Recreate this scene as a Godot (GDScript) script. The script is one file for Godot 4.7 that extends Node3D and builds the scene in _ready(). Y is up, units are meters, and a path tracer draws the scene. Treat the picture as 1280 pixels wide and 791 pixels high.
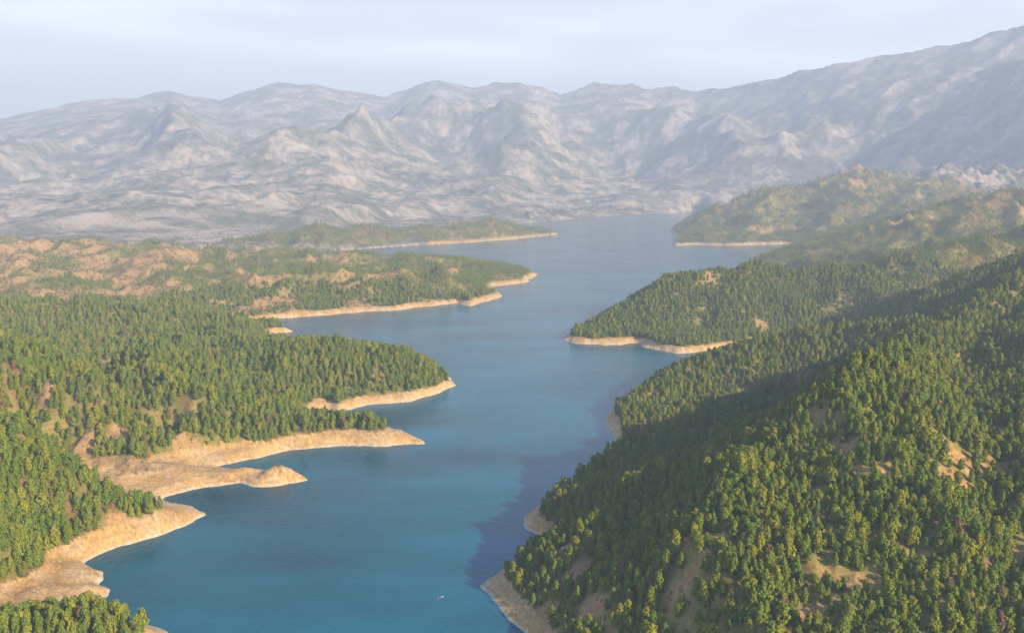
extends Node3D
# A long reservoir between pine-covered hills, seen from the air, with a hazy mountain range behind it.
# The land is one height field h(x, z); everything that grows stands on it.

const SHORE := [[-900, -60], [-420, -120], [-300, -260], [-235, -400], [-212, -490], [-218, -537], [-230, -550], [-257, -559], [-282, -570], [-286, -578], [-293, -590], [-291, -595], [-295, -605], [-309, -614], [-304, -620], [-312, -627], [-310, -631], [-333, -650], [-327, -663], [-318, -680], [-295, -704], [-278, -730], [-268, -752], [-290, -765], [-320, -777], [-328, -787], [-305, -808], [-286, -819], [-265, -828], [-245, -817], [-225, -822], [-198, -837], [-216, -854], [-240, -866], [-261, -866], [-294, -868], [-321, -876], [-299, -883], [-273, -904], [-248, -932], [-220, -943], [-187, -946], [-144, -946], [-96, -955], [-126, -998], [-162, -1024], [-208, -1038], [-240, -1052], [-265, -1074], [-239, -1089], [-235, -1104], [-226, -1089], [-204, -1108], [-181, -1124], [-135, -1140], [-101, -1187], [-81, -1234], [-107, -1311], [-144, -1391], [-213, -1448], [-286, -1481], [-363, -1516], [-404, -1538], [-436, -1584], [-464, -1632], [-415, -1666], [-470, -1710], [-519, -1728], [-530, -1766], [-488, -1816], [-453, -1826], [-384, -1868], [-325, -1912], [-266, -1912], [-199, -1982], [-154, -2007], [-126, -2032], [-94, -1982], [-55, -2071], [-19, -2138], [-67, -2288], [-26, -2371], [31, -2406], [76, -2617], [18, -2771], [-106, -2918], [-269, -2971], [-438, -3025], [-591, -3111], [-731, -3232], [-767, -3330], [-651, -3398], [-517, -3581], [-367, -3701], [-176, -3829], [4, -4013], [222, -4326], [125, -4625], [22, -4896], [0, -5121], [57, -5241], [249, -5545], [419, -5834], [663, -6155], [926, -6451], [1192, -6642], [1398, -6776], [1315, -6155], [1071, -5367], [824, -4625], [788, -4164], [654, -3660], [768, -3701], [909, -3660], [1158, -3742], [1164, -3581], [1018, -3363], [866, -3140], [777, -2918], [722, -2725], [599, -2536], [440, -2304], [298, -2045], [181, -1796], [113, -1640], [89, -1584], [113, -1538], [169, -1531], [216, -1546], [241, -1495], [272, -1461], [304, -1454], [364, -1495], [425, -1531], [524, -1584], [617, -1640], [589, -1584], [477, -1502], [400, -1448], [335, -1397], [273, -1344], [226, -1289], [178, -1201], [142, -1132], [113, -1059], [115, -1011], [118, -964], [82, -891], [60, -842], [38, -798], [23, -769], [9, -745], [11, -718], [27, -699], [23, -676], [6, -655], [-6, -639], [-23, -610], [-5, -566], [9, -544], [22, -500], [60, -430], [95, -300], [150, -120], [200, -60]]
# each ridge line: bank steepness, roundness of the crest, then points [x, z, ground height]
const RIDGES := [
	[0.72, 7, [[87, -300, 113], [106, -340, 113], [131, -395, 113], [162, -460, 117], [213, -555, 131], [276, -665, 140], [397, -870, 118], [534, -1060, 111], [709, -1200, 153], [950, -1350, 198]]],  # spur a
	[0.50, 12, [[534, -1060, 111], [502, -1140, 95], [455, -1180, 83], [350, -1190, 66], [259, -1170, 46], [182, -1120, 30], [137, -1085, 20]]],  # crest b
	[0.50, 8, [[125, -700, 56], [101, -690, 47], [67, -630, 37], [36, -575, 28]]],  # spur c
	[0.50, 8, [[106, -500, 51], [75, -520, 38], [26, -545, 17]]],  # spur c2
	[0.40, 15, [[950, -1350, 198], [694, -1000, 142], [484, -740, 114], [383, -560, 94], [332, -460, 73], [285, -370, 53]]],  # spur a3
	[0.42, 18, [[120, -1590, 3], [216, -1690, 40], [358, -1790, 82], [481, -1830, 94], [598, -1830, 84], [750, -1880, 95], [957, -1960, 116], [1201, -2050, 149], [1622, -2100, 198]]],  # crest d
	[0.50, 8, [[481, -1830, 94], [426, -1700, 63], [376, -1590, 17], [343, -1555, -6]]],  # spur d1
	[0.50, 8, [[598, -1830, 84], [540, -1690, 41], [558, -1600, 10]]],  # spur d2
	[0.50, 8, [[750, -1880, 95], [676, -1650, 70], [645, -1500, 49]]],  # spur d3
	[0.35, 25, [[788, -2900, 10], [943, -2900, 41], [1111, -2800, 81], [1261, -2800, 108], [1456, -2950, 161], [1665, -3100, 204], [1945, -3200, 229], [2533, -3300, 256]]],  # crest e
	[0.35, 20, [[1201, -2050, 149], [1217, -2250, 130], [1124, -2350, 105], [975, -2450, 66], [832, -2550, 31]]],  # crest e2
	[0.30, 25, [[1184, -3750, 3], [1367, -3700, 33], [1531, -3700, 70], [1456, -2950, 161]]],  # crest e3
	[0.36, 15, [[785, -4250, 9], [939, -4350, 45], [1150, -4500, 113], [1323, -4550, 188], [1497, -4650, 197], [1696, -4750, 241], [1861, -4800, 283], [2251, -4950, 270], [2653, -5050, 309], [3147, -5200, 332], [4049, -5300, 388]]],  # crest f
	[0.40, 10, [[1322, -4550, 208], [1201, -4250, 112], [1045, -4000, 33]]],  # spur f3
	[0.40, 10, [[1859, -4800, 313], [1616, -4300, 186], [1403, -3900, 75]]],  # spur f4
	[0.40, 10, [[2448, -5000, 322], [2006, -4400, 203], [1681, -3900, 110]]],  # spur f5
	[0.35, 20, [[703, -3800, -1], [890, -3950, 23], [1143, -4100, 63], [1427, -4300, 121], [1730, -4500, 201]]],  # spur f2
	[0.20, 30, [[-1877, -2600, 92], [-1705, -2700, 86], [-1589, -2750, 75], [-1365, -2800, 65], [-1113, -2800, 55], [-785, -2800, 30], [-529, -2780, 28], [-294, -2700, 26], [-94, -2600, 18], [35, -2560, 5]]],  # hill one
	[0.25, 15, [[-785, -2800, 30], [-640, -2350, 16], [-552, -2050, -5]]],  # hill one spur
	[0.25, 15, [[-299, -2750, 10], [-214, -2350, -6]]],  # hill one spur2
	[0.25, 15, [[-1113, -2800, 55], [-960, -2300, 32], [-722, -1980, 15]]],  # hill one spur3
	[0.25, 15, [[-1589, -2750, 75], [-1238, -2200, 44], [-1030, -1950, 37]]],  # hill one spur4
	[0.52, 12, [[-985, -1420, 82], [-878, -1500, 54], [-827, -1560, 54], [-751, -1580, 52], [-668, -1590, 48], [-596, -1590, 42], [-495, -1590, 23], [-436, -1610, 1]]],  # hill two
	[0.52, 12, [[-94, -1245, 3], [-124, -1245, 23], [-181, -1230, 45], [-248, -1225, 50], [-332, -1200, 50], [-428, -1190, 48], [-511, -1180, 50], [-593, -1150, 58], [-708, -1100, 79]]],  # hill three
	[0.50, 8, [[-181, -1230, 45], [-184, -1170, 22], [-185, -1140, 9]]],  # spur three
	[0.50, 8, [[-332, -1200, 50], [-316, -1140, 29], [-312, -1100, 13]]],  # spur three b
	[0.52, 10, [[-511, -1180, 50], [-423, -1040, 62], [-343, -935, 61], [-317, -905, 43], [-318, -890, 26]]],  # knoll
	[0.52, 10, [[-708, -1100, 79], [-545, -950, 79], [-474, -850, 76], [-420, -825, 54], [-391, -835, 32]]],  # left k2
	[0.52, 10, [[-584, -850, 78], [-428, -690, 66], [-383, -700, 47], [-350, -712, 34], [-334, -742, 14]]],  # left k3
	[0.45, 8, [[-396, -550, 81], [-370, -580, 53], [-350, -592, 41], [-343, -603, 30]]],  # hill seven
	[0.35, 10, [[-328, -430, 77], [-304, -460, 39], [-268, -475, 26], [-241, -505, 9], [-236, -540, -6]]],  # front left
	[0.50, 5, [[-111, -975, 3], [-155, -978, 14], [-191, -975, 10], [-234, -965, 15], [-278, -960, 20], [-320, -950, 15]]],  # promontory four
	[0.70, 2, [[-212, -840, 7], [-229, -838, 15], [-240, -836, 11]]],  # spit five
	[0.35, 5, [[-392, -850, 2], [-342, -845, 2], [-300, -843, 3], [-258, -842, 0]]],  # spit low
	[0.42, 14, [[-1103, -3600, 35], [-957, -3600, 50], [-859, -3600, 58], [-782, -3620, 84], [-705, -3640, 46], [-624, -3750, 74], [-520, -3850, 46], [-421, -3900, 58], [-288, -4000, 48], [-104, -4120, 80], [38, -4200, 30], [191, -4250, 4]]],  # far spit
	[0.32, 16, [[-586, -2080, 48], [-424, -2120, 50], [-276, -2170, 48], [-161, -2210, 36], [-72, -2250, 14]]],  # hill one front
]
# skyline of the mountain range: [bearing, distance, height]
const SKYLINE := [[-0.6730, 13000, 754], [-0.5799, 13000, 811], [-0.5147, 13000, 946], [-0.4440, 12800, 1179], [-0.3997, 12700, 1226], [-0.3614, 12600, 1327], [-0.3132, 12600, 1219], [-0.2822, 12500, 1362], [-0.2533, 12400, 1448], [-0.2076, 12300, 1418], [-0.1739, 12250, 1340], [-0.1380, 12200, 1273], [-0.1049, 12100, 1431], [-0.0787, 12000, 1483], [-0.0438, 11950, 1407], [-0.0088, 11900, 1453], [0.0263, 11800, 1403], [0.0527, 11700, 1284], [0.0918, 11500, 1404], [0.1308, 11300, 1356], [0.1525, 11200, 1280], [0.1737, 11100, 1318], [0.1993, 11000, 1244], [0.2492, 10600, 1254], [0.3054, 10200, 1349], [0.3520, 9900, 1402], [0.4118, 9700, 1445], [0.4546, 9500, 1486], [0.5084, 9300, 1586], [0.5714, 9200, 1696], [0.6741, 9200, 1719]]

# open ground among the trees: [x, z, radius]
const CLEARINGS := [[-345, -554, 20], [-334, -563, 18], [-321, -574, 18], [-315, -589, 17], [-317, -612, 15], [-328, -635, 14], [-337, -635, 9], [-323, -693, 10], [-575, -1135, 13], [-543, -1085, 10], [-897, -1561, 26], [-469, -1190, 9], [-412, -896, 12], [-624, -1061, 14], [-497, -920, 8], [-340, -894, 14], [-413, -844, 12], [-222, -838, 24]]
# low sandy ground at the heads of the inlets: [x, z, radius, height]
const HOLLOWS := [[-445, -870, 24, 7], [-399, -839, 26, 5], [-363, -837, 26, 4], [-329, -842, 24, 4], [-311, -876, 18, 5], [-285, -894, 14, 6], [-358, -797, 20, 5], [-328, -770, 16, 5], [-347, -561, 20, 9], [-332, -569, 20, 8], [-318, -579, 20, 7], [-316, -604, 18, 6], [-328, -635, 14, 6]]
# wooded valleys between the hills: [x, z, radius, height]
const VALLEYS := [[-289, -1052, 6, 8], [-343, -1148, 6, 11], [-389, -1239, 6, 14], [-429, -1291, 6, 18], [-377, -915, 6, 8], [-442, -996, 6, 11], [-500, -1075, 6, 14], [-561, -1164, 6, 18], [-608, -1220, 6, 22], [-464, -850, 6, 8], [-521, -896, 6, 14]]
const STEP := 0.008           # bearing and log-distance step of the coarse survey grid
const TURN := 0.72            # the survey reaches this far to either side of the view (radians)
const NEAR_R := 190.0
const FAR_R := 15500.0

var cols := 0
var rows := 0
var log_near := log(NEAR_R)
var shore_field := PackedFloat32Array()   # signed distance to the waterline, land positive
var ridge_field := PackedFloat32Array()   # height given by the ridge lines
var wiggle := FastNoiseLite.new()
var gully := FastNoiseLite.new()
var fine := FastNoiseLite.new()
var patchy := FastNoiseLite.new()
var stands := FastNoiseLite.new()
var strata := FastNoiseLite.new()
var rills := FastNoiseLite.new()
var range_noise := FastNoiseLite.new()
var range_fine := FastNoiseLite.new()
var range_tone := FastNoiseLite.new()
var rng := RandomNumberGenerator.new()


func make_noise(n: FastNoiseLite, number: int, size: float, octaves: int, ridged := false) -> void:
	n.seed = number
	n.noise_type = FastNoiseLite.TYPE_SIMPLEX_SMOOTH
	n.frequency = 1.0 / size
	n.fractal_type = FastNoiseLite.FRACTAL_RIDGED if ridged else FastNoiseLite.FRACTAL_FBM
	n.fractal_octaves = octaves


# ---------------------------------------------------------------- the lie of the land
func survey() -> void:
	cols = int(2.0 * TURN / STEP) + 2
	rows = int((log(FAR_R) - log_near) / STEP) + 3
	shore_field.resize(cols * rows)
	ridge_field.resize(cols * rows)
	var lake := PackedVector2Array()
	for p in SHORE:
		lake.append(Vector2(p[0], p[1]))
	var places := PackedVector2Array()
	places.resize(cols * rows)
	for j in rows:
		var r := exp(log_near + j * STEP)
		for i in cols:
			var a := -TURN + i * STEP
			places[j * cols + i] = Vector2(sin(a) * r, -cos(a) * r)
	shore_field.fill(1e9)
	ridge_field.fill(-200.0)
	# distance to the waterline, spread outwards from every stretch of it
	for k in lake.size():
		var a := lake[k]
		var b := lake[(k + 1) % lake.size()]
		var reach := clampf(0.16 * minf(a.length(), b.length()), 60.0, 420.0)
		spread(a, b, 0.0, 0.0, reach, 0.0, 0.0, places)
	for n in shore_field.size():
		var r := places[n].length()
		var d := minf(shore_field[n], clampf(0.16 * r, 60.0, 420.0))
		shore_field[n] = -d if Geometry2D.is_point_in_polygon(places[n], lake) else d
	for ridge in RIDGES:
		var steep: float = ridge[0]
		var blunt: float = ridge[1]
		var pts: Array = ridge[2]
		for k in pts.size() - 1:
			var high: float = maxf(pts[k][2], pts[k + 1][2])
			spread(Vector2(pts[k][0], pts[k][1]), Vector2(pts[k + 1][0], pts[k + 1][1]), pts[k][2], pts[k + 1][2], (high + 25.0) / steep + blunt, steep, blunt, places)

	for n in places.size():
		if places[n].x > -150.0 or places[n].y < -1350.0:
			continue
		for c in HOLLOWS + VALLEYS:
			var d: float = places[n].distance_to(Vector2(c[0], c[1])) - c[2]
			if d < 42.0:
				ridge_field[n] = lerpf(minf(ridge_field[n], c[3]), ridge_field[n], smoothstep(0.0, 42.0, d))


func spread(a: Vector2, b: Vector2, ha: float, hb: float, reach: float, steep: float, blunt: float, places: PackedVector2Array) -> void:
	var ra := a.length()
	var rb := b.length()
	var r_lo := maxf(minf(ra, rb) - reach - 40.0, NEAR_R)
	var r_hi := maxf(ra, rb) + reach
	if r_hi < NEAR_R:
		return
	var j0 := clampi(int((log(r_lo) - log_near) / STEP), 0, rows - 1)
	var j1 := clampi(int((log(r_hi) - log_near) / STEP) + 1, 0, rows - 1)
	var ta := atan2(a.x, -a.y)
	var tb := atan2(b.x, -b.y)
	var side := reach / maxf(r_lo, 60.0)
	var i0 := clampi(int((minf(ta, tb) - side + TURN) / STEP), 0, cols - 1)
	var i1 := clampi(int((maxf(ta, tb) + side + TURN) / STEP) + 1, 0, cols - 1)
	var ab := b - a
	var len2 := maxf(ab.length_squared(), 0.01)
	for j in range(j0, j1 + 1):
		for i in range(i0, i1 + 1):
			var n := j * cols + i
			var p := places[n] - a
			var t := clampf(p.dot(ab) / len2, 0.0, 1.0)
			var d := p.distance_to(ab * t)
			if steep == 0.0:
				if d < shore_field[n]:
					shore_field[n] = d
			else:
				var h := lerpf(ha, hb, t) - steep * (sqrt(d * d + blunt * blunt) - blunt)
				var o := ridge_field[n]
				var w := clampf(0.5 + 0.5 * (h - o) / 10.0, 0.0, 1.0)
				ridge_field[n] = lerpf(o, h, w) + 10.0 * w * (1.0 - w) * 0.6


func look_up(field: PackedFloat32Array, fi: float, fj: float) -> float:
	fi = clampf(fi, 0.0, cols - 1.001)
	fj = clampf(fj, 0.0, rows - 1.001)
	var i := int(fi)
	var j := int(fj)
	var u := fi - i
	var v := fj - j
	var n := j * cols + i
	return (field[n] * (1.0 - u) + field[n + 1] * u) * (1.0 - v) + (field[n + cols] * (1.0 - u) + field[n + cols + 1] * u) * v


func skyline(a: float) -> Vector2:
	var n := SKYLINE.size()
	if a <= SKYLINE[0][0]:
		return Vector2(SKYLINE[0][1], SKYLINE[0][2])
	for k in n - 1:
		if a < SKYLINE[k + 1][0]:
			var t: float = (a - SKYLINE[k][0]) / (SKYLINE[k + 1][0] - SKYLINE[k][0])
			return Vector2(lerpf(SKYLINE[k][1], SKYLINE[k + 1][1], t), lerpf(SKYLINE[k][2], SKYLINE[k + 1][2], t))
	return Vector2(SKYLINE[n - 1][1], SKYLINE[n - 1][2])


func relief(x: float, r: float) -> float:
	if x < -150.0:
		return 28.0 if r < 3600.0 else 12.0
	return lerpf(7.0, 38.0, clampf((r - 1300.0) / 2200.0, 0.0, 1.0)) if x > 100.0 else 9.0


# Ground height, and in .y the distance to the waterline.
func ground(x: float, z: float) -> Vector2:
	var r := sqrt(x * x + z * z)
	var a := atan2(x, -z)
	var fi := (a + TURN) / STEP
	var fj := (log(maxf(r, NEAR_R)) - log_near) / STEP
	var sd := look_up(shore_field, fi, fj)
	sd += wiggle.get_noise_2d(x, z) * clampf(0.005 * r, 3.0, 14.0) * 1.4
	if sd < -70.0:
		return Vector2(-25.0, sd)
	var t := look_up(ridge_field, fi, fj)
	var inland := clampf((sd - 8.0) / 110.0, 0.0, 1.0)
	var cut := gully.get_noise_2d(x, z)
	var low := clampf((z + 960.0) / 50.0, 0.0, 1.0) if x < -90.0 else 0.0   # flat tan beaches of the near left shore
	var h := maxf(t, lerpf(9.5 + 0.025 * minf(sd, 160.0), 4.0 + 0.03 * minf(sd, 300.0), low))
	h += inland * (cut * (relief(x, r) + 0.085 * clampf(h, 0.0, 140.0)) + 2.0) + fine.get_noise_2d(x, z) * (0.5 + 1.6 * inland)
	h = maxf(h, 3.0 + 6.5 * (1.0 - low))
	if r > 4300.0:
		var s := skyline(a)
		var near := lerpf(5500.0, 4300.0, clampf((-a - 0.08) / 0.12, 0.0, 1.0)) + 1000.0 * smoothstep(-0.03, 0.14, a) * (1.0 - smoothstep(0.25, 0.4, a))
		var q := (r - near) / (s.x - near)
		if q > 0.0:
			var up := q * (0.30 + 0.70 * pow(q, 1.25)) if q <= 1.0 else maxf(0.0, 1.0 - (q - 1.0) * 1.1)
			var mid := pow(sin(PI * clampf(q, 0.0, 1.0)), 1.9)
			var rough := range_noise.get_noise_2d(x, z * 0.62)
			var bits := range_fine.get_noise_2d(x, z)
			var m := s.y * up + s.y * (0.42 * mid * smoothstep(0.08, 0.5, q) * (rough - 0.1) + (0.020 + 0.018 * mid) * bits * smoothstep(0.0, 0.25, q)) + 5.0 * bits
			m += 75.0 * (0.3 + range_noise.get_noise_2d(x * 3.0, z * 3.0)) * smoothstep(0.0, 0.07, q) * (1.0 - smoothstep(0.15, 0.4, q))
			h = maxf(h, m * clampf(q * 12.0, 0.0, 1.0))
	var islet := exp(-(pow(x + 222.0, 2.0) + pow(z + 832.0, 2.0)) / 700.0)
	var bank := sd * (0.62 + 0.15 * cut + 0.5 * islet) + 0.012 * pow(maxf(sd - 45.0, 0.0), 2.0)
	if sd > 1.0 and r < 2400.0:
		bank += (rills.get_noise_2d(x, z) - 0.2) * minf(sd * 0.12, 1.3)
	var k := 5.0
	var w := clampf(0.5 + 0.5 * (bank - h) / k, 0.0, 1.0)
	h = lerpf(bank, h, w) - k * w * (1.0 - w)
	return Vector2(maxf(h, -25.0), sd)


# ---------------------------------------------------------------- what the ground is made of (linear base colours)
func earth(x: float, z: float, h: float, sd: float, r: float) -> Color:
	var p := patchy.get_noise_2d(x, z)
	var q := fine.get_noise_2d(x * 0.7 + 900.0, z * 0.7)
	var v := wiggle.get_noise_2d(x * 0.5 - 3000.0, z * 0.5)
	var bare := Color(0.475, 0.34, 0.165).lerp(Color(0.425, 0.27, 0.105), clampf(0.5 + 1.3 * p, 0.0, 1.0))
	bare = bare.lerp(Color(0.46, 0.35, 0.22), clampf(q * 1.4, 0.0, 0.7))
	var ring := strata.get_noise_2d(h * 9.0 + p * 12.0, v * 6.0)   # old waterlines left on the bank
	bare = bare * (1.0 + 0.5 * ring)
	if r > 5200.0 or (r > 3450.0 and h > 2.0 and x < -350.0 and openness(x, z, r) > 0.9):
		var rock := Color(0.38, 0.35, 0.315).lerp(Color(0.42, 0.335, 0.265), clampf(0.3 + 1.5 * v, 0.0, 1.0))
		var scrub := Color(0.120, 0.130, 0.105)
		var big := range_noise.get_noise_2d(x * 2.0 + 7000.0, z * 3.2)
		var mix := clampf(0.46 + 1.5 * range_tone.get_noise_2d(x, z * 1.6) + 0.7 * big + 0.6 * q, 0.0, 1.0)
		if r < 7500.0 and v > 0.1:
			mix -= 0.3
		return rock.lerp(scrub, clampf(mix, 0.0, 1.0))
	var line := tree_line(x, z)
	if h < line:
		if h < 1.3 + 0.8 * q:
			return Color(0.50, 0.43, 0.31)
		return bare
	var soil := Color(0.175, 0.120, 0.055).lerp(Color(0.165, 0.160, 0.050), clampf(0.5 + 1.6 * v, 0.0, 1.0))
	var gap := openness(x, z, r)
	var open := clampf((gap - 0.42) * 4.0, 0.0, 1.0)
	soil = soil.lerp(Color(0.215, 0.195, 0.062), clampf((gap - 0.12) * 4.0, 0.0, 1.0))   # dry grass in the glades
	return soil.lerp(bare.lerp(Color(0.30, 0.19, 0.09), 0.6), open)


# height of the old high waterline, below which nothing grows
func tree_line(x: float, z: float) -> float:
	var beach := clampf((z + 1080.0) / 120.0, 0.0, 1.0) if x < -80.0 else 0.0
	return 8.5 + 4.0 * beach + 2.5 * wiggle.get_noise_2d(x * 0.5 - 3000.0, z * 0.5) + 2.0 * patchy.get_noise_2d(x, z)


# 0 = closed wood, 1 = open ground
func openness(x: float, z: float, r: float) -> float:
	var o := 0.12 + 0.9 * stands.get_noise_2d(x, z) + 0.25 * patchy.get_noise_2d(x, z)
	if x < 220.0 and r > 1850.0 and r < 3300.0 + maxf(0.0, -x - 1200.0):
		var left := clampf((-x - 250.0) / 900.0, 0.0, 1.0)
		o += 0.10 + 0.42 * left
	elif x < -60.0 and r > 3300.0:
		var spit := look_up(ridge_field, (atan2(x, -z) + TURN) / STEP, (log(r) - log_near) / STEP)
		o = 0.1 + 0.7 * patchy.get_noise_2d(x * 0.6, z * 0.6) if spit > 8.0 and x > -1300.0 and r < 4700.0 else 1.0
	elif r < 1420.0 and x > 0.0:
		o = 0.07 + 1.1 * patchy.get_noise_2d(x, z) + 0.25 * stands.get_noise_2d(x, z)
	elif r > 2100.0 and x > 0.0:
		var up := look_up(ridge_field, (atan2(x, -z) + TURN) / STEP, (log(r) - log_near) / STEP)
		o += clampf((up - 150.0) / 150.0, 0.0, 1.0) * 0.5 - 0.04
	elif r < 1900.0:
		if x < -60.0:
			o = 0.08 + 0.62 * stands.get_noise_2d(x * 1.3, z * 1.3) + 0.42 * patchy.get_noise_2d(x, z)
		for c in HOLLOWS:
			if (x - c[0]) * (x - c[0]) + (z - c[1]) * (z - c[1]) < c[2] * c[2]:
				o = 1.0
		for c in CLEARINGS:
			var dx: float = x - c[0]
			var dz: float = z - c[1]
			var away: float = sqrt(dx * dx + dz * dz) - c[2] * (1.0 + 0.5 * wiggle.get_noise_2d(x * 2.0, z * 2.0))
			if away < 6.0:
				o = maxf(o, clampf(1.0 - away / 6.0, 0.0, 1.0))
	return clampf(o, 0.0, 1.0)


func terrain(called: String, r0: float, r1: float, dj: float, dth: float, tuck: int, material: Material) -> void:
	var n := int(2.0 * TURN / dth) + 1
	var st_v := PackedVector3Array()
	var st_c := PackedColorArray()
	var deep := PackedByteArray()
	var m := int(ceil(log(r1 / r0) / dj)) + 1 + tuck
	dj = log(r1 / r0) / (m - 1 - tuck)
	st_v.resize(n * m)
	st_c.resize(n * m)
	deep.resize(n * m)
	for j in m:
		var r := exp(log(r0) + (j - tuck) * dj)
		var under := 2.0 if j < tuck else 0.0     # the sheet's first rows run under the nearer sheet
		for i in n:
			var a := -TURN + i * dth
			var x := sin(a) * r
			var z := -cos(a) * r
			var g := ground(x, z)
			st_v[j * n + i] = Vector3(x, g.x - under, z)
			deep[j * n + i] = 1 if g.y < -40.0 else 0
			if g.x > -6.0:
				st_c[j * n + i] = earth(x, z, g.x, g.y, r)
			else:
				st_c[j * n + i] = Color(0.3, 0.24, 0.15)
	var idx := PackedInt32Array()
	var nor := PackedVector3Array()
	nor.resize(n * m)
	for j in m:
		for i in n:
			var k := j * n + i
			if deep[k]:
				nor[k] = Vector3.UP
				continue
			var e := st_v[j * n + mini(i + 1, n - 1)] - st_v[j * n + maxi(i - 1, 0)]
			var f := st_v[mini(j + 1, m - 1) * n + i] - st_v[maxi(j - 1, 0) * n + i]
			nor[k] = e.cross(f).normalized()
			if j < m - 1 and i < n - 1 and not (deep[k + 1] and deep[k + n] and deep[k + n + 1]):
				idx.append_array(PackedInt32Array([k, k + n, k + 1, k + 1, k + n, k + n + 1]))
	var arr := []
	arr.resize(Mesh.ARRAY_MAX)
	arr[Mesh.ARRAY_VERTEX] = st_v
	arr[Mesh.ARRAY_NORMAL] = nor
	arr[Mesh.ARRAY_COLOR] = st_c
	arr[Mesh.ARRAY_INDEX] = idx
	var mesh := ArrayMesh.new()
	mesh.add_surface_from_arrays(Mesh.PRIMITIVE_TRIANGLES, arr)
	mesh.surface_set_material(0, material)
	var o := MeshInstance3D.new()
	o.name = called
	o.mesh = mesh
	o.set_meta("kind", "structure")
	add_child(o)


# ---------------------------------------------------------------- textures and materials
func grain_image(number: int, size: int, features: float, low: float, high: float) -> ImageTexture:
	var n := FastNoiseLite.new()
	make_noise(n, number, features, 5)
	var src := n.get_seamless_image(size, size)
	var im := Image.create(size, size, true, Image.FORMAT_RGB8)
	for y in size:
		for x in size:
			var g := clampf(lerpf(low, high, src.get_pixel(x, y).r), 0.3, 1.3)
			im.set_pixel(x, y, Color(g, g, g))
	im.generate_mipmaps()
	return ImageTexture.create_from_image(im)


func ripple_normal(number: int, size: int, features: float, strength: float) -> ImageTexture:
	var n := FastNoiseLite.new()
	make_noise(n, number, features, 4)
	var src := n.get_seamless_image(size, size)
	src.convert(Image.FORMAT_RGBA8)
	src.bump_map_to_normal_map(strength)
	return ImageTexture.create_from_image(src)


func ground_material() -> StandardMaterial3D:
	var m := StandardMaterial3D.new()
	m.vertex_color_use_as_albedo = true
	m.roughness = 1.0
	m.metallic_specular = 0.15
	m.albedo_texture = grain_image(5, 512, 40.0, 0.72, 1.12)
	m.uv1_triplanar = true
	m.uv1_world_triplanar = true
	m.uv1_scale = Vector3.ONE / 46.0
	return m


func mountain_material() -> StandardMaterial3D:
	var m := ground_material()
	m.albedo_texture = grain_image(6, 1024, 48.0, 0.45, 1.35)
	m.uv1_scale = Vector3.ONE / 1700.0
	return m


func water_material() -> StandardMaterial3D:
	var m := StandardMaterial3D.new()
	m.albedo_color = Color(0.0, 0.094, 0.142).linear_to_srgb()
	m.albedo_texture = grain_image(33, 512, 130.0, 0.65, 1.15)   # drifting bands of clearer and murkier water
	m.roughness = 0.2
	m.metallic_specular = 0.28
	m.normal_enabled = true
	m.normal_texture = ripple_normal(21, 2048, 10.0, 2.0)
	m.normal_scale = 0.35
	m.roughness_texture = grain_image(8, 512, 110.0, 0.3, 1.0)
	m.uv1_triplanar = true
	m.uv1_world_triplanar = true
	m.uv1_scale = Vector3(1.0 / 1500.0, 1.0, 1.0 / 700.0)
	return m


# thin streaked cloud all round the sky
func high_cloud() -> ImageTexture:
	var n := FastNoiseLite.new()
	make_noise(n, 77, 1.0, 5)
	var im := Image.create(1024, 512, false, Image.FORMAT_RGBA8)
	for y in 512:
		var up := PI * (0.5 - (y + 0.5) / 512.0)
		for x in 1024:
			var t := TAU * x / 1024.0
			var d := Vector3(cos(t) * cos(up), sin(up) * 7.0, sin(t) * cos(up))
			var a := clampf(0.25 + 1.7 * n.get_noise_3dv(d * 1.9), 0.0, 1.0) if up > -0.05 else 0.0
			im.set_pixel(x, y, Color(1, 1, 1, a))
	return ImageTexture.create_from_image(im)


func plain(c: Color, rough := 0.9) -> StandardMaterial3D:
	var m := StandardMaterial3D.new()
	m.albedo_color = c.linear_to_srgb()
	m.roughness = rough
	return m


func foliage_material() -> StandardMaterial3D:
	var m := StandardMaterial3D.new()
	m.vertex_color_use_as_albedo = true
	m.roughness = 0.75
	m.metallic_specular = 0.25
	m.backlight_enabled = true
	m.backlight = Color(0.30, 0.32, 0.08)
	return m


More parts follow.
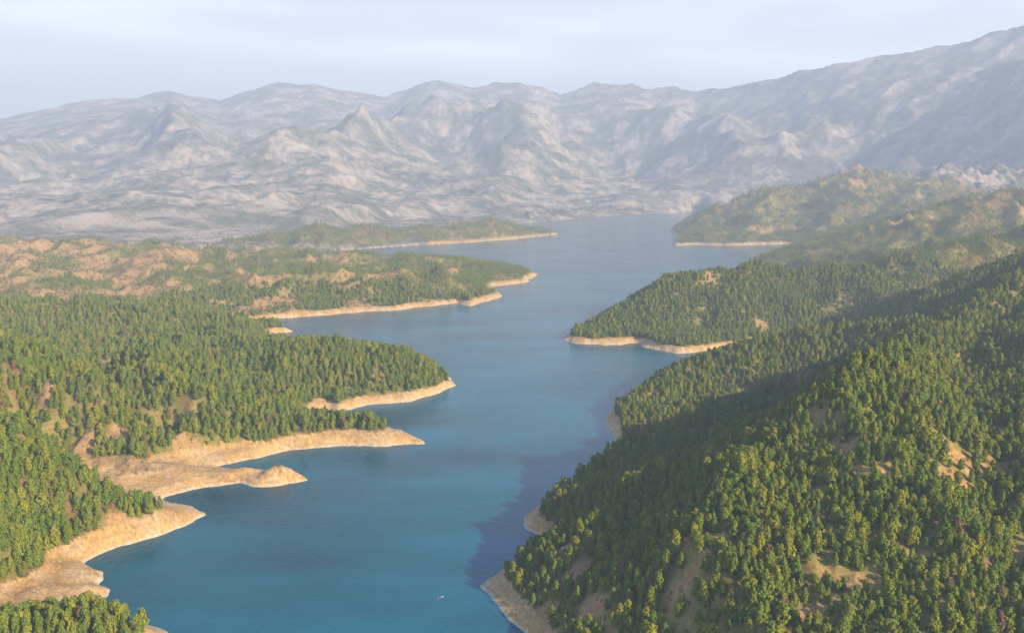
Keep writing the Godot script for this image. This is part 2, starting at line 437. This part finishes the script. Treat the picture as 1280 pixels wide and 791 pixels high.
# ---------------------------------------------------------------- pines
# A crown of needle sprays set round a tapering stem; everything for a tree one metre tall.
func crown_mesh(number: int, tufts: int, sprays: int, broad: float, blunt: float, low: float, material: Material) -> ArrayMesh:
	var g := RandomNumberGenerator.new()
	g.seed = number
	var v := PackedVector3Array()
	var nn := PackedVector3Array()
	var c := PackedColorArray()
	var lean := Vector2(g.randf_range(-0.03, 0.03), g.randf_range(-0.03, 0.03))
	for t in tufts:
		var y := pow((t + g.randf()) / tufts, 0.85)
		var out := broad * pow(sin(PI * pow(clampf(0.10 + 0.90 * (1.0 - y), 0.0, 1.0), blunt)) * 0.35 + 0.65 * (1.0 - y), 0.8) + 0.012
		var turn := t * 2.399 + g.randf_range(-0.5, 0.5)
		var reach := out * g.randf_range(0.5, 1.1) * (1.0 + 0.32 * sin(turn * 2.0 + number + y * 5.0) + 0.15 * sin(turn * 3.0 + y * 11.0))
		var yy := low + (1.0 - low) * y
		var mid := Vector3(cos(turn) * reach + lean.x * yy, yy - 0.25 * reach * (1.0 - y), sin(turn) * reach + lean.y * yy)
		var size := 0.045 + 0.34 * out * g.randf_range(0.7, 1.2)
		var tone := g.randf_range(0.75, 1.25)
		for s in sprays:
			var d := Vector3(g.randfn(), g.randfn() * 0.75, g.randfn()).normalized()
			var p := mid + d * size * g.randf_range(0.25, 0.75)
			var face := (Vector3(cos(turn), 0.45, sin(turn)) * 0.6 + d * 0.8).normalized()
			var flat := (face + Vector3(g.randfn(), g.randfn(), g.randfn()) * 0.35).normalized()
			var along := (flat.cross(Vector3(g.randfn(), g.randfn() * 0.4, g.randfn()))).normalized()
			var cross := flat.cross(along).normalized()
			var l := size * g.randf_range(0.6, 1.0)
			var w := size * g.randf_range(0.24, 0.40)
			var tint := Color(tone, tone, tone) * g.randf_range(0.8, 1.2)
			for q in [p - along * l * 0.5 + cross * w, p + along * l * 0.65, p - along * l * 0.5 - cross * w]:
				v.append(q)
				nn.append((face * 0.6 + flat * 0.4).normalized())
				c.append(tint)
	var arr := []
	arr.resize(Mesh.ARRAY_MAX)
	arr[Mesh.ARRAY_VERTEX] = v
	arr[Mesh.ARRAY_NORMAL] = nn
	arr[Mesh.ARRAY_COLOR] = c
	var mesh := ArrayMesh.new()
	mesh.add_surface_from_arrays(Mesh.PRIMITIVE_TRIANGLES, arr)
	mesh.surface_set_material(0, material)
	return mesh


func tube(st: SurfaceTool, a: Vector3, b: Vector3, ra: float, rb: float, sides: int) -> void:
	var y := (b - a).normalized()
	var x := y.cross(Vector3(0.31, 0.2, 0.93)).normalized()
	var z := x.cross(y)
	for k in sides:
		var p := TAU * k / sides
		var q := TAU * (k + 1) / sides
		var dp := x * cos(p) + z * sin(p)
		var dq := x * cos(q) + z * sin(q)
		for s in [[a + dp * ra, dp], [b + dp * rb, dp], [b + dq * rb, dq], [a + dp * ra, dp], [b + dq * rb, dq], [a + dq * ra, dq]]:
			st.set_normal(s[1])
			st.add_vertex(s[0])


func trunk_mesh(number: int, broad: float, low: float, material: Material) -> ArrayMesh:
	var g := RandomNumberGenerator.new()
	g.seed = number
	var st := SurfaceTool.new()
	st.begin(Mesh.PRIMITIVE_TRIANGLES)
	tube(st, Vector3(0, -0.08, 0), Vector3(0, 0.45, 0), 0.020, 0.014, 6)
	tube(st, Vector3(0, 0.45, 0), Vector3(0, 0.93, 0), 0.014, 0.003, 5)
	for k in 10:
		var y := low + 0.06 + 0.07 * k
		var t := k * 2.4 + g.randf()
		var l := broad * (1.0 - y) * 1.0
		tube(st, Vector3(0, y - 0.03, 0), Vector3(cos(t) * l, y + 0.25 * l, sin(t) * l), 0.006, 0.002, 3)
	var mesh := st.commit()
	mesh.surface_set_material(0, material)
	return mesh


func stone_mesh() -> ArrayMesh:
	var s := SphereMesh.new()
	s.radius = 0.6
	s.height = 1.2
	s.radial_segments = 8
	s.rings = 4
	var arr := s.get_mesh_arrays()
	var v: PackedVector3Array = arr[Mesh.ARRAY_VERTEX]
	for k in v.size():
		v[k] *= 1.0 + 0.5 * fine.get_noise_3dv(v[k] * 22.0)
	var c := PackedColorArray()
	c.resize(v.size())
	c.fill(Color.WHITE)
	arr[Mesh.ARRAY_VERTEX] = v
	arr[Mesh.ARRAY_NORMAL] = null
	arr[Mesh.ARRAY_TANGENT] = null
	arr[Mesh.ARRAY_COLOR] = c
	var raw := ArrayMesh.new()
	raw.add_surface_from_arrays(Mesh.PRIMITIVE_TRIANGLES, arr)
	var st := SurfaceTool.new()
	st.create_from(raw, 0)
	st.set_smooth_group(-1)
	st.deindex()
	st.generate_normals()
	var mesh := st.commit()
	var m := StandardMaterial3D.new()
	m.vertex_color_use_as_albedo = true
	m.roughness = 0.95
	mesh.surface_set_material(0, m)
	return mesh


func in_view(p: Vector3, cam: Camera3D, tan_x: float, tan_y: float, slack: float) -> bool:
	var q := cam.transform.affine_inverse() * p
	return q.z < 0.0 and absf(q.x) < -q.z * tan_x * slack and absf(q.y) < -q.z * tan_y * slack


func multi(called: String, mesh: Mesh, items: Array, parent: Node) -> void:
	if items.is_empty():
		return
	var mm := MultiMesh.new()
	mm.transform_format = MultiMesh.TRANSFORM_3D
	mm.use_colors = true
	mm.mesh = mesh
	mm.instance_count = items.size()
	for k in items.size():
		mm.set_instance_transform(k, items[k][0])
		mm.set_instance_color(k, items[k][1])
	var o := MultiMeshInstance3D.new()
	o.name = called
	o.multimesh = mm
	parent.add_child(o, true)


func numbered(called: String, n: int) -> String:
	return called if n == 0 else "%s_%03d" % [called, n]


func _ready() -> void:
	# ------------------------------------------------ camera, sky, sun, air, exposure
	var cam := Camera3D.new()
	cam.name = "camera"
	cam.position = Vector3(0, 300, 0)
	cam.rotation_degrees = Vector3(-9.2526, 0, 0)
	cam.fov = 39.29
	cam.near = 1.0
	cam.far = 60000.0
	add_child(cam)
	cam.current = true

	var sky_material := ProceduralSkyMaterial.new()
	sky_material.sky_top_color = Color(0.25, 0.42, 0.70)
	sky_material.sky_horizon_color = Color(0.92, 0.93, 0.905)
	sky_material.sky_curve = 0.20
	sky_material.ground_horizon_color = Color(0.62, 0.64, 0.66)
	sky_material.ground_bottom_color = Color(0.25, 0.30, 0.33)
	sky_material.sun_angle_max = 1.0
	sky_material.sky_cover = high_cloud()
	sky_material.sky_cover_modulate = Color(1.0, 0.97, 0.93, 0.22)
	var env := Environment.new()
	env.background_mode = Environment.BG_SKY
	env.background_energy_multiplier = 0.68
	env.sky = Sky.new()
	env.sky.sky_material = sky_material
	env.tonemap_mode = Environment.TONE_MAPPER_LINEAR
	env.tonemap_exposure = 3.0
	env.ssao_enabled = true
	env.ssil_enabled = true
	env.sdfgi_enabled = true
	env.fog_enabled = true
	env.fog_density = 0.000128
	env.fog_light_color = Color(0.765, 0.87, 1.0)
	var world := WorldEnvironment.new()
	world.name = "world"
	world.environment = env
	add_child(world)

	var sun := DirectionalLight3D.new()
	sun.name = "sun"
	sun.light_energy = 1.6
	sun.light_color = Color(1.0, 0.885, 0.70)
	sun.light_angular_distance = 0.5
	sun.shadow_enabled = true
	add_child(sun)
	sun.look_at_from_position(Vector3(0.69, 0.43, 0.59), Vector3.ZERO)

	# ------------------------------------------------ the land and the lake
	rng.seed = 4711
	make_noise(wiggle, 3, 70.0, 4)
	make_noise(gully, 11, 240.0, 3, true)
	make_noise(fine, 17, 22.0, 3)
	make_noise(strata, 53, 10.0, 3)
	make_noise(rills, 59, 16.0, 2, true)
	make_noise(patchy, 29, 60.0, 4)
	make_noise(stands, 37, 190.0, 3)
	make_noise(range_noise, 41, 3800.0, 4, true)
	range_noise.fractal_gain = 0.42
	make_noise(range_fine, 43, 700.0, 4, true)
	range_fine.fractal_gain = 0.4
	make_noise(range_tone, 47, 420.0, 5)
	var t0 := Time.get_ticks_msec()
	survey()
	print("survey ", Time.get_ticks_msec() - t0)
	var gm := ground_material()
	terrain("lakeside_terrain", NEAR_R, 1900.0, 0.0036, 0.0019, 0, gm)
	terrain("hills", 1900.0, 5300.0, 0.005, 0.0024, 3, gm)
	terrain("mountains", 5300.0, FAR_R, 0.004, 0.0021, 3, mountain_material())
	print("terrain ", Time.get_ticks_msec() - t0)

	var lake := MeshInstance3D.new()
	lake.name = "lake_water"
	var sheet := PlaneMesh.new()
	sheet.size = Vector2(20000, 12000)
	lake.mesh = sheet
	lake.position = Vector3(0, 0, -5200)
	lake.material_override = water_material()
	lake.set_meta("kind", "structure")
	add_child(lake)

	forest(cam)
	motorboat(Vector3(-51, 0, -592), 0.35)
	print("forest ", Time.get_ticks_msec() - t0)


func forest(cam: Camera3D) -> void:
	var needles := foliage_material()
	var bark := plain(Color(0.10, 0.07, 0.05))
	var kinds := [[101, 78, 11, 0.22, 1.0, 0.10], [102, 70, 11, 0.27, 0.8, 0.14], [103, 84, 11, 0.19, 1.1, 0.08], [104, 64, 11, 0.31, 0.6, 0.18], [105, 58, 12, 0.25, 0.7, 0.22], [106, 74, 11, 0.23, 1.3, 0.06]]
	var crowns := []
	var trunks := []
	var light := []
	for k in kinds:
		crowns.append(crown_mesh(k[0], k[1], k[2], k[3], k[4], k[5], needles))
		trunks.append(trunk_mesh(k[0], k[3], k[5], bark))
		light.append(crown_mesh(k[0] + 50, 26, 6, k[3] * 1.05, k[4], k[5], needles))
	var tan_y := tan(deg_to_rad(39.29) * 0.5)
	var tan_x := tan_y * 1024.0 / 632.0
	var near_trees := []
	var bushes := []
	var stones := []
	var bush := crown_mesh(301, 22, 8, 0.62, 0.5, 0.0, needles)
	var woods := {"ridge": [[], [], [], [], [], []], "left": [[], [], [], [], [], []], "headland": [[], [], [], [], [], []], "far": [[], [], [], [], [], []]}
	# walk the land in cells of equal ground spacing, ring by ring
	var r := 300.0
	while r < 5200.0:
		var gap := 5.0 if r < 900.0 else (5.4 if r < 2000.0 else (7.5 if r < 3200.0 else 11.0))
		var n := int(2.0 * 0.62 * r / gap)
		for i in n:
			var a := -0.62 + (i + rng.randf()) * 1.24 / n
			var rr := r + rng.randf() * gap
			var x := sin(a) * rr
			var z := -cos(a) * rr
			var luck := rng.randf()
			var kind := rng.randi() % 6
			var size := rng.randf()
			var spin := rng.randf() * TAU
			var tone := rng.randf()
			var warm := rng.randf()
			var open := openness(x, z, rr)
			if rr < 1300.0 and luck < 0.34 and kind < 4:
				var e := ground(x, z)
				if e.x > 0.2 and e.x < tree_line(x, z):
					var w := lerpf(0.35, 2.2, pow(size, 4.0))
					stones.append([Transform3D(Basis(Vector3.UP, spin).scaled(Vector3(w, w * lerpf(0.5, 0.9, warm), w * 0.8)), Vector3(x, e.x, z)), Color(0.40, 0.33, 0.24).lerp(Color(0.27, 0.21, 0.15), tone)])
					continue
			if luck < (open - 0.25) * 1.7 or luck > 0.87:
				if tone < ((0.75 if rr > 1850.0 else 0.4) if open > 0.22 else 0.5):
					var b := ground(x, z)
					if b.y > 6.0 and b.x > tree_line(x, z) - 1.0:
						var w := lerpf(1.2, 3.6, size * size) * (1.5 if rr > 1850.0 else 1.0)
						var at := Vector3(x, b.x - 0.15, z)
						if in_view(at, cam, tan_x, tan_y, 1.16):
							bushes.append([Transform3D(Basis(Vector3.UP, spin).scaled(Vector3(w, w * 0.9, w)), at), Color(0.11, 0.125, 0.05).lerp(Color(0.20, 0.155, 0.07), warm)])
				continue
			var g := ground(x, z)
			if g.y < 4.0 or g.x < tree_line(x, z):
				continue
			var tall := (lerpf(7.5, 15.5, size * (0.6 + 0.4 * warm)) if tone > 0.14 else lerpf(3.5, 7.5, size)) * (1.0 - 0.35 * clampf(open, 0.0, 1.0))
			if rr > 3200.0:
				tall *= 1.25
			elif x < -60.0 and rr > 700.0:
				tall *= 1.18
			var p := Vector3(x, g.x - 0.3, z)
			if not in_view(p + Vector3(0, tall * 0.5, 0), cam, tan_x, tan_y, 1.16):
				continue
			var wide := tall * rng.randf_range(0.85, 1.2)
			var tr := Transform3D(Basis(Vector3.UP, spin).scaled(Vector3(wide, tall, wide)), p)
			var tint := Color(0.105, 0.172, 0.022).lerp(Color(0.225, 0.238, 0.020), warm * warm * 0.95) * lerpf(0.85, 1.15, tone)
			if tone > 0.991:
				tint = Color(0.17, 0.12, 0.06)      # a dead, browned tree
			if rr < 720.0 and in_view(p + Vector3(0, tall * 0.6, 0), cam, tan_x, tan_y, 1.0):
				near_trees.append([tr, tint, kind, tall / cam.position.distance_to(p), p])
				continue
			var wood := "far" if rr > 2100.0 else ("left" if x < -60.0 else ("headland" if rr > 1420.0 and x > 60.0 else "ridge"))
			woods[wood][kind].append([tr, tint])
		r += gap
	near_trees.sort_custom(func(p, q): return p[3] > q[3])
	var made := 0
	var protos := []
	for k in near_trees.size():
		var d: Array = near_trees[k]
		if k < 300:
			var o := Node3D.new()
			o.name = numbered("pine_tree", made)
			made += 1
			add_child(o)
			o.transform = d[0]
			var t := MeshInstance3D.new()
			t.name = "trunk"
			t.mesh = trunks[d[2]]
			o.add_child(t)
			var c := MeshInstance3D.new()
			c.name = "crown"
			c.mesh = crowns[d[2]]
			var m: StandardMaterial3D = tinted(needles, d[1])
			c.material_override = m
			o.add_child(c)
			o.set_meta("category", "pine tree")
			var shape: String = ["cone-shaped", "full round-shouldered", "slim pointed", "wide spreading", "bare-stemmed lopsided", "low-skirted pyramidal"][d[2]]
			var tall: float = d[0].basis.y.length()
			var height: String = "small" if tall < 9.0 else ("tall" if tall > 12.0 else "medium")
			var green: String = "yellow-green" if d[1].r > 0.125 else ("deep green" if d[1].r < 0.098 else "olive-green")
			if d[1].g < d[1].r * 0.7:
				green = "dead brown"
			var spot: String = "beside bare ochre ground" if openness(d[4].x, d[4].z, Vector2(d[4].x, d[4].z).length()) > 0.3 else "among close-set pines"
			if d[4].x < 0.0:
				o.set_meta("label", "%s %s %s pine %s on the low shore" % [height, shape, green, spot])
				o.set_meta("group", "pines on the near low shore")
			else:
				o.set_meta("label", "%s %s %s pine %s on the steep ridge" % [height, shape, green, spot])
				o.set_meta("group", "pines on the steep wooded ridge")
		else:
			woods["left" if d[4].x < -60.0 else "ridge"][d[2]].append([d[0], d[1]])
	var says := {
		"ridge": ["pine_wood", "dense pine wood covering the steep ridge above the lake", "wood"],
		"left": ["pine_wood_001", "pine wood over the low hills and tan promontories of the indented shore", "wood"],
		"headland": ["pine_wood_002", "pine wood on the pointed headland with a pale bank below it", "wood"],
		"far": ["pine_wood_003", "hazy far woods on the hills beyond the headlands", "wood"]}
	multi("shore_stones", stone_mesh(), stones, self)
	var pebbles := get_node("shore_stones")
	pebbles.set_meta("kind", "stuff")
	pebbles.set_meta("label", "grey-brown stones strewn over the bare tan banks")
	pebbles.set_meta("category", "stones")
	print("stones ", stones.size())
	multi("scrub", bush, bushes, self)
	var scrub := get_node("scrub")
	scrub.set_meta("kind", "stuff")
	scrub.set_meta("label", "low olive and brown scrub scattered over the open stony ground")
	scrub.set_meta("category", "scrub")
	print("scrub ", bushes.size())
	for key in woods:
		var o := Node3D.new()
		o.name = says[key][0]
		o.set_meta("kind", "stuff")
		o.set_meta("label", says[key][1])
		o.set_meta("category", says[key][2])
		add_child(o)
		var total := 0
		for k in 6:
			total += woods[key][k].size()
			multi("crowns", light[k] if key == "far" else crowns[k], woods[key][k], o)
			if key == "ridge":
				multi("trunks", trunks[k], woods[key][k], o)
		print(key, " ", total)


func part(called: String, st: SurfaceTool, material: Material, parent: Node) -> MeshInstance3D:
	st.generate_normals()
	var o := MeshInstance3D.new()
	o.name = called
	o.mesh = st.commit()
	o.material_override = material
	parent.add_child(o, true)
	return o


func box(st: SurfaceTool, at: Vector3, size: Vector3) -> void:
	var b := BoxMesh.new()
	b.size = size
	st.append_from(b, 0, Transform3D(Basis(), at))


# a small open boat with a foredeck, a windscreen, two benches and an outboard motor
func motorboat(at: Vector3, turn: float) -> void:
	var o := Node3D.new()
	o.name = "motor_boat"
	add_child(o)
	o.position = at
	o.rotation.y = turn
	o.set_meta("label", "small white motor boat alone on the open water")
	o.set_meta("category", "boat")
	var white := plain(Color(0.80, 0.80, 0.78), 0.3)
	var grey := plain(Color(0.45, 0.45, 0.44), 0.6)
	var black := plain(Color(0.03, 0.03, 0.035), 0.4)
	var glass := plain(Color(0.10, 0.14, 0.16), 0.08)
	# hull: cross-sections from stern to bow, [x, half width at the rail, half width at the waterline, rail height, keel]
	var secs := [[-2.5, 0.92, 0.78, 0.62, -0.22], [-1.2, 1.0, 0.84, 0.64, -0.26], [0.4, 0.98, 0.76, 0.70, -0.26], [1.6, 0.70, 0.44, 0.80, -0.18], [2.4, 0.30, 0.12, 0.92, -0.02], [2.75, 0.03, 0.02, 1.0, 0.25]]
	var st := SurfaceTool.new()
	st.begin(Mesh.PRIMITIVE_TRIANGLES)
	var rings := []
	for s in secs:
		rings.append([Vector3(s[0], s[3], -s[1]), Vector3(s[0], 0.08, -s[2]), Vector3(s[0], s[4], 0), Vector3(s[0], 0.08, s[2]), Vector3(s[0], s[3], s[1]), Vector3(s[0], s[3], s[1] * 0.9), Vector3(s[0], 0.12, s[2] * 0.75), Vector3(s[0], 0.12, -s[2] * 0.75), Vector3(s[0], s[3], -s[1] * 0.9)])
	for k in rings.size() - 1:
		for e in 9:
			var p: Vector3 = rings[k][e]
			var q: Vector3 = rings[k][(e + 1) % 9]
			var p2: Vector3 = rings[k + 1][e]
			var q2: Vector3 = rings[k + 1][(e + 1) % 9]
			for w in [p, p2, q, q, p2, q2]:
				st.add_vertex(w)
	box(st, Vector3(-2.48, 0.3, 0), Vector3(0.08, 0.62, 1.7))
	part("hull", st, white, o)
	st = SurfaceTool.new()
	st.begin(Mesh.PRIMITIVE_TRIANGLES)
	for w in [Vector3(0.9, 0.76, -0.86), Vector3(2.7, 1.0, 0), Vector3(0.9, 0.84, 0), Vector3(0.9, 0.84, 0), Vector3(2.7, 1.0, 0), Vector3(0.9, 0.76, 0.86)]:
		st.add_vertex(w)
	part("foredeck", st, white, o)
	st = SurfaceTool.new()
	st.begin(Mesh.PRIMITIVE_TRIANGLES)
	st.append_from(BoxMesh.new(), 0, Transform3D(Basis(Vector3(0, 0, 1), 0.5).scaled_local(Vector3(0.04, 0.42, 1.3)), Vector3(0.85, 1.0, 0)))
	part("windscreen", st, glass, o)
	for x in [0.0, -1.4]:
		st = SurfaceTool.new()
		st.begin(Mesh.PRIMITIVE_TRIANGLES)
		box(st, Vector3(x, 0.42, 0), Vector3(0.4, 0.1, 1.5))
		part("bench", st, grey, o)
	st = SurfaceTool.new()
	st.begin(Mesh.PRIMITIVE_TRIANGLES)
	box(st, Vector3(-2.72, 0.78, 0), Vector3(0.42, 0.42, 0.32))
	box(st, Vector3(-2.70, 0.15, 0), Vector3(0.16, 0.9, 0.12))
	part("outboard_motor", st, black, o)


var tints := {}
func tinted(base: StandardMaterial3D, c: Color) -> StandardMaterial3D:
	var key := Vector2i(int(c.r * 200.0), int(c.g * 200.0))
	if not tints.has(key):
		var m: StandardMaterial3D = base.duplicate()
		m.albedo_color = c.linear_to_srgb()
		tints[key] = m
	return tints[key]
